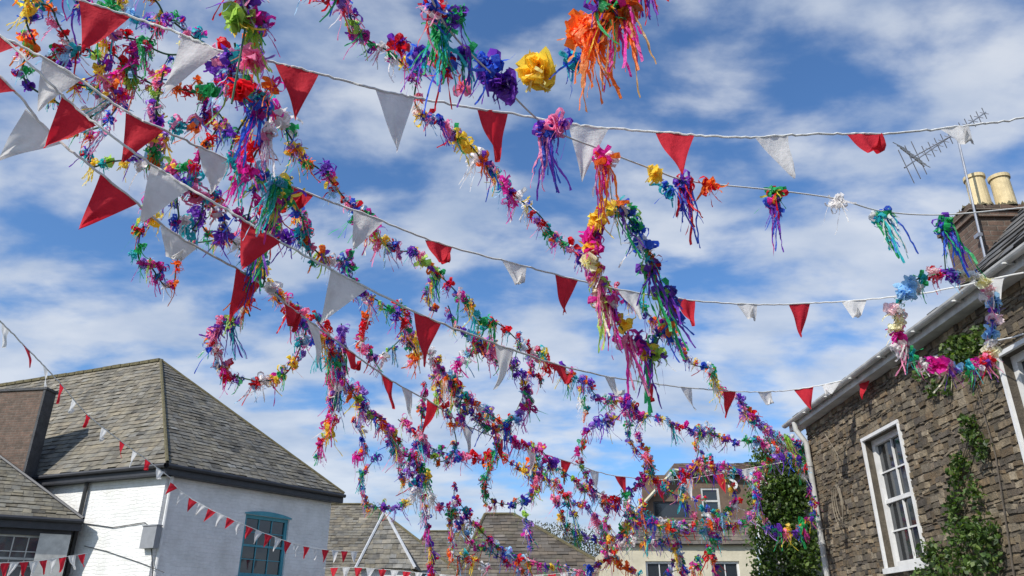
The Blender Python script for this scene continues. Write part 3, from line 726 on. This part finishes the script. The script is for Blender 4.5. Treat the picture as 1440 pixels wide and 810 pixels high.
# dense hanging bunch upper part
garland([(355,-50,5),(345,10,5.1),(352,60,5.2),(335,110,5.3),(372,165,5.4),(362,230,5.7),(385,290,6),(372,345,6.3),(362,400,6.6)],'thick hanging garland of shiny multicoloured ribbon bows',1.05,.08,.14,.15,wob=.07)
garland([(330,60,5.4),(345,130,5.5),(330,200,5.7),(350,262,5.9),(352,310,6.1)],'thick hanging garland of shiny multicoloured ribbon bows',.9,.10,.14,.12,wob=.08)
# upper corner loops
garland([(50,-40,5.6),(30,20,5.7),(42,80,5.8),(60,140,5.9),(110,170,6),(160,150,6),(150,100,5.9),(110,70,5.9),(75,90,5.9)],LB,.76,.095)
garland([(80,-20,5.8),(130,20,5.9),(190,55,6),(235,75,6.1),(270,60,6.2),(240,20,6.2),(190,0,6.2),(150,30,6.2),(150,80,6.2),(190,110,6.3)],LB,.76,.095)
garland([(190,60,6.2),(180,120,6.3),(150,170,6.4),(120,190,6.4),(130,225,6.5),(175,225,6.6),(235,200,6.7),(275,160,6.7),(280,120,6.7)],LB,.76,.10)
garland([(310,170,6.5),(290,215,6.7),(245,245,6.9),(215,290,7.1),(200,330,7.3),(208,370,7.4),(225,385,7.5)],LB,.82,.09)
garland([(20,-30,5.8),(60,20,5.9),(95,60,6),(80,110,6.1),(125,130,6.2),(175,100,6.3),(215,120,6.4),(235,170,6.5)],LB,.74,.10)
garland([(130,-40,6.4),(180,10,6.5),(225,40,6.5),(215,90,6.6),(250,130,6.7),(300,140,6.8),(310,190,6.9)],LB,.74,.10)
garland([(265,250,6.8),(300,275,7),(290,310,7.2),(320,335,7.4),(360,330,7.4),(400,340,7.5),(430,300,7.5)],LB,.85,.1)
garland([(208,370,7.4),(235,400,7.6),(270,350,7.6),(300,325,7.5)],LB,.7,.12)
# hoops
def hoop(pts,label=LH,s=1,sp=.1,hang=None,tas=.04,flo=.08,pool=None): garland(pts,label,s*.93,sp,tas,flo,'ribbon_hoop','hoop',hang=hang,pool=pool,wav=.03)
hoop([(335,447,8),(307,462,8),(302,495,8),(325,528,8),(365,538,8),(402,522,8),(425,490,8),(428,460,8),(405,440,8)],s=1.0,sp=.08)
hoop([(440,440,8.5),(462,480,9),(470,540,9.3),(465,590,9.5),(450,635,9.6)],'hanging tail of multicoloured ribbon bows',1.05,.09)
hoop([(690,480,10.5),(655,500,10.4),(640,540,10.4),(655,580,10.5),(695,600,10.7),(730,585,10.8),(738,545,10.9),(715,505,10.8),(690,480,10.6)],s=1.05,sp=.10)
hoop([(600,540,10.5),(590,580,10.7),(597,625,10.9),(620,650,11),(640,620,11),(632,580,10.9),(615,550,10.8)],s=1,sp=.11)
hoop([(530,640,12),(508,675,12),(520,710,12),(555,715,12),(585,690,12),(575,650,12)],s=1.0,sp=.10)
hoop([(500,480,9.5),(530,500,9.6),(560,480,9.8),(575,450,9.8),(560,430,9.7)],s=.95,sp=.10)
hoop([(480,455,9.3),(478,510,9.5),(500,560,9.8),(545,600,10.5),(560,640,11)],s=.95,sp=.11)
hoop([(860,590,12.8),(830,605,12.8),(815,645,12.9),(830,685,13),(868,700,13.1),(900,680,13.1),(908,640,13.1),(895,605,13)],s=1.05,sp=.10)
hoop([(620,500,10.5),(610,530,10.6),(640,560,10.8)],s=.9,sp=.12)
hoop([(1000,640,15),(968,668,15),(962,705,15),(985,735,15),(1020,725,15.2),(1040,700,15.4)],s=1.05,sp=.11)
hoop([(1090,640,13.6),(1066,665,13.5),(1062,700,13.5),(1080,738,13.5),(1110,750,13.5),(1138,728,13.6),(1142,690,13.7),(1128,655,13.7),(1095,640,13.6)],s=1.0,sp=.09)
hoop([(690,640,12.5),(685,690,12.6),(715,712,12.8),(748,690,12.9),(755,650,12.9)],s=1,sp=.11)
hoop([(780,700,14),(800,740,14),(845,760,14),(880,740,14.2),(885,705,14.3)],s=1.05,sp=.11)
# lower swags
garland([(600,660,12.5),(600,720,13),(605,780,13.3),(615,830,13.5)],LB,1,.11)
garland([(640,700,13),(690,760,13.5),(750,790,14),(820,800,14.3),(870,770,14.5),(900,730,14.6)],LB,1.05,.11)
garland([(845,740,14.5),(870,790,14.8),(920,815,15),(980,790,15),(1020,740,15.2)],LB,1.1,.11)
garland([(900,720,15),(940,735,15.2),(985,738,15.5),(1040,735,16),(1060,720,16)],LB,1.1,.11)
garland([(880,760,15),(930,762,15.2),(960,790,15.3),(970,830,15.3)],LB,1.1,.11)
garland([(1000,745,15.5),(1005,790,15.5),(1000,830,15.5)],LB,1.05,.11)
garland([(690,800,14.5),(640,775,14.5),(640,740,14.3)],LB,1.0,.12)
garland([(560,590,11.3),(600,630,12),(660,640,12.6),(720,650,13.3),(790,690,14),(850,740,14.8)],LB,.95,.12)
garland([(630,430,9.8),(650,470,10.2),(700,500,10.8),(740,530,11.3)],LB,.9,.12)
garland([(880,560,12.2),(900,640,12.8),(940,690,13.5),(990,700,14)],LB,.9,.12)
garland([(1040,560,14),(1075,600,14.4),(1120,625,14.8),(1150,660,15)],LB,1.0,.11)
garland([(930,690,15),(950,665,15),(990,655,15.2),(1030,660,15.4),(1060,680,15.4)],LB,1.0,.11)
garland([(1010,660,15.5),(1035,690,15.5),(1020,720,15.4),(985,715,15.4)],LB,.95,.12)
# short tails dangling from the long ropes
LT='short dangling tail of shredded ribbon bows'
for x,y,d,l in ((478,470,9.4,60),(520,420,8.4,50),(610,378,8.7,55),(745,495,10.5,50),(700,600,11.9,45),(820,540,11.7,40),(690,655,12.8,65),(755,640,13,60),(985,608,13.8,40),(640,680,12.8,60),(560,640,11.8,45),(430,310,7.3,60),(250,262,6.5,55),(905,700,14.2,60),(950,745,15.2,55),(850,700,14.2,50),(1085,610,14.8,40),(500,590,10.8,50),(580,460,9.2,45),(655,555,10.9,45),(740,720,13.8,50),(800,690,13.8,40),(285,285,6.9,40),(345,380,7.4,60)):
    garland([(x,y,d),(x+U(-8,8),y+l*.5,d),(x+U(-12,12),y+l,d)],LT,.85,.10,.12,.05)
# large near ring with long tassels
LIM=PAL[11][0]; LBL=PAL[10][0]; CRM=(.93,.88,.62); PPK=(.93,.70,.72)
pA=[bow('flower',[c]) for c in (YEL,CRM,MAG,WHT)]+[bow('tassel',[MAG,PNK,WHT]),bow('small',[YEL,RED]),bow('small',[MAG,PUR]),bow('tassel',[MAG,LIM,CRM]),bow('small',[WHT,TEA]),bow('small',[RED,YEL,CRM]),bow('small',[MAG,WHT,YEL]),bow('small',[PUR,WHT,LIM])]
pB=[bow('tassel',[BLU,PUR,TEA]),bow('small',[BLU,GRN]),bow('tassel',[GRN,LIM,PUR]),bow('small',[BLU,MAG,ORA]),bow('small',[TEA,ORA]),bow('small',[BLU,WHT]),bow('small',[LIM,GRN,BLU]),bow('small',[RED,BLU]),bow('small',[(.08,.05,.3),BLU])]
hoop([(860,285,6.9),(838,320,6.8),(835,370,6.8),(852,425,6.9),(880,470,7),(915,500,7.1)],'large hanging ring of magenta, yellow and white ribbon bunches',1.15,.085,(855,215,6.8),pool=pA)
hoop([(860,285,6.9),(890,310,7),(912,350,7.1),(930,400,7.2),(942,440,7.2),(918,505,7.1)],'large hanging ring of blue and green ribbon bunches',1.15,.085,None,pool=pB)
pC=[bow('flower',[c]) for c in (CRM,PPK,PPK,LBL,MAG,WHT)]+[bow('small',[c,d_]) for c,d_ in ((PUR,BLU),(PNK,RED),(TEA,GRN),(MAG,WHT),(LBL,PUR),(CRM,PPK),(PUR,PNK),(WHT,PNK))]
hoop([(1330,385,7.3),(1290,392,7.2),(1262,420,7.1),(1262,465,7.1),(1295,505,7.1),(1340,522,7.2),(1382,512,7.3),(1400,475,7.4),(1396,425,7.4),(1368,392,7.4),(1330,385,7.3)],'hanging hoop of pastel, purple and yellow plastic ribbon flowers',.95,.08,(1325,312,7.2),pool=pC)

# near line of separate tassel bunches
CP=[(590,-40,4.4),(630,40,4.8),(700,112,5.2),(770,178,5.6),(850,212,5.9),(918,238,6.2),(972,255,6.4),(1093,268,6.7),(1178,280,6.9),(1240,297,7),(1325,302,7.2),(1440,292,7.5),(1560,280,8)]
D=catmull([at(*q) for q in CP]); base=D[0]
root=thing('tassel_line',base,'white cord carrying separate ribbon bows with long streamers','garland',GR)
cb=MB(); cb.tube(D,.007,5); part('cord',cb,M_cord,root)
def bunch(x,y,d,cols,kind='tassel',s=1.0,k=2):
    for _ in range(k):
        putbow(root,base,bow(kind,cols),at(x+U(-6,6),y+U(-4,4),d),s,'ribbon_bow')
bunch(918,243,6.2,[YEL],'flower',.95,1); bunch(965,258,6.4,[PUR,BLU,RED],s=.85,k=2); bunch(998,258,6.4,[RED,ORA],'small',.9,2); bunch(940,262,6.4,[BLU,TEA],'small',.9,1)
bunch(1093,285,6.7,[PUR,BLU,MAG],s=.75,k=2); bunch(1093,268,6.7,[YEL,RED,GRN],'small',1,2)
bunch(1178,283,6.9,[WHT],'small',.95,2)
bunch(1240,305,7,[BLU,GRN,TEA,WHT],s=.95,k=2); bunch(1325,318,7.2,[BLU,GRN,PUR],s=.95,k=2)
bunch(768,185,5.6,[PUR,BLU,PNK],s=1,k=2); bunch(850,222,5.9,[ORA,MAG,WHT],s=.9,k=2); bunch(785,170,5.6,[PUR,PNK],'small',1,2)
bunch(620,40,4.9,[GRN,TEA],s=1.0,k=2); bunch(655,70,5,[GRN,TEA,PUR],'tassel',.8,1); bunch(705,118,5.2,[PUR,(.06,.03,.2)],'flower',1.1,3); bunch(685,95,5.2,[PUR,BLU],'small',1.1,3)
bunch(630,90,5,[BLU,RED,PNK],'small',.95,3); bunch(755,98,5.0,[YEL,(.95,.85,.35)],'flower',1.35,3); bunch(655,122,5.2,[PNK,ORA],'flower',.7,1)
bunch(610,10,4.7,[RED,PNK,WHT,BLU],'small',.95,3); bunch(640,20,4.8,[PUR,GRN],'small',.95,2); bunch(800,85,5,[TEA,BLU],'small',.8,2)
bunch(590,75,5.2,[BLU,PUR],'small',1,2); bunch(560,60,5.4,[RED,PUR],'small',1,2)
# topmost bunch
P0=at(850,-60,4.0)
root=thing('ribbon_tassel',P0,'large orange and multicoloured ribbon bunch with long streamers','garland',GR); base=P0
cb=MB(); cb.tube([P0,at(845,45,4.2)],.007,5); cb.tube([P0,P0+V((2.5,1,1.2))],.007,5); part('cord',cb,M_twine,root)
bunch(845,8,4.1,[PUR,RED,YEL,GRN],'small',1.0,3); bunch(870,20,4.1,[ORA,PUR,(.4,.25,.05),GRN],'small',1.0,2)
bunch(822,42,4.2,[ORA,(.9,.3,.1)],'flower',1.1,3); bunch(832,50,4.2,[ORA,(.9,.35,.12)],'tassel',.85,2); bunch(872,10,4.1,[(.8,.5,.2),ORA,MAG],'tassel',.95,2); bunch(905,-28,4.1,[RED,PUR],'tassel',.55,2)
# bright flower accents on the thick hanging garland
P0=at(345,40,5.0)
root=thing('ribbon_tassel',P0,'green and yellow ribbon flower cluster on thick garland','garland',GR); base=P0
cb=MB(); cb.tube([P0,P0-Z*.6],.007,5); part('cord',cb,M_twine,root)
bunch(338,30,5,[(.35,.55,.1),YEL],'flower',1.1,2); bunch(350,80,5.0,[PNK,MAG],'flower',.9,2); bunch(340,125,5.1,[RED],'flower',.9,2); bunch(290,130,5.3,[GRN],'flower',.7,1); bunch(385,260,5.7,[TEA,GRN,LBL],'tassel',.75,2); bunch(370,190,5.5,[PUR,PNK,WHT],'tassel',.75,1)

# ---------------------------------------------------------------- light, sky, camera
s=V((-.70,-.74,.88)).normalized()
sun=bpy.data.lights.new('sun','SUN'); sun.energy=4.8; sun.angle=math.radians(.5); sun.color=(1,.95,.87)
so=bpy.data.objects.new('sun',sun); COL.objects.link(so); so.rotation_euler=s.to_track_quat('Z','Y').to_euler()
w=bpy.data.worlds.new('World'); sc.world=w; w.use_nodes=True; nt=w.node_tree; bg=nt.nodes['Background']
sky=N(nt,'ShaderNodeTexSky'); sky.sky_type='NISHITA'; sky.sun_disc=False; sky.sun_elevation=math.asin(s.z); sky.sun_rotation=math.atan2(s.x,s.y)
tc=N(nt,'ShaderNodeTexCoord'); sp=N(nt,'ShaderNodeSeparateXYZ'); nt.links.new(tc.outputs['Generated'],sp.inputs[0])
def M(op,a,b=None):
    n=N(nt,'ShaderNodeMath',operation=op)
    for i,x in enumerate((a,b)):
        if x is None: continue
        if isinstance(x,(int,float)): n.inputs[i].default_value=x
        else: nt.links.new(x,n.inputs[i])
    return n.outputs[0]
zc=M('ADD',M('MAXIMUM',sp.outputs[2],0.0),.26)
cb=N(nt,'ShaderNodeCombineXYZ'); nt.links.new(M('DIVIDE',sp.outputs[0],zc),cb.inputs[0]); nt.links.new(M('MULTIPLY',M('DIVIDE',sp.outputs[1],zc),1.45),cb.inputs[1]); cb.inputs[2].default_value=7.1
n1=noise(nt,4.3,9,.53,cb.outputs[0]); n1.inputs['Distortion'].default_value=.15
n2=noise(nt,1.4,3,.5,cb.outputs[0])
zf=M('MULTIPLY',M('SUBTRACT',.70,sp.outputs[2]),.17)
f=M('ADD',M('ADD',M('MULTIPLY',n1.outputs['Fac'],.62),M('MULTIPLY',n2.outputs['Fac'],.38)),zf)
r=ramp(nt,f,[(.44,(0,0,0)),(.62,(1,1,1))]); r.color_ramp.interpolation='EASE'
n3=noise(nt,4.6,7,.5,cb.outputs[0])
cc=ramp(nt,n3.outputs['Fac'],[(.32,(3.9,4.7,6.1)),(.66,(6.6,6.95,7.5))])
skyc=mix(nt,1.0,sky.outputs[0],(.74,1.12,1.52),'MULTIPLY')
fac=M('MULTIPLY',r.outputs[0],.83)
fin=mix(nt,fac,skyc,cc.outputs[0])
nt.links.new(fin,bg.inputs[0]); bg.inputs[1].default_value=.115
cam=bpy.data.cameras.new('camera'); co=bpy.data.objects.new('camera',cam); COL.objects.link(co)
co.location=CAM; co.rotation_euler=(math.radians(90)+PT,0,0); cam.sensor_width=36; cam.lens=27; cam.clip_end=5000
sc.camera=co
print('bows',cntb)
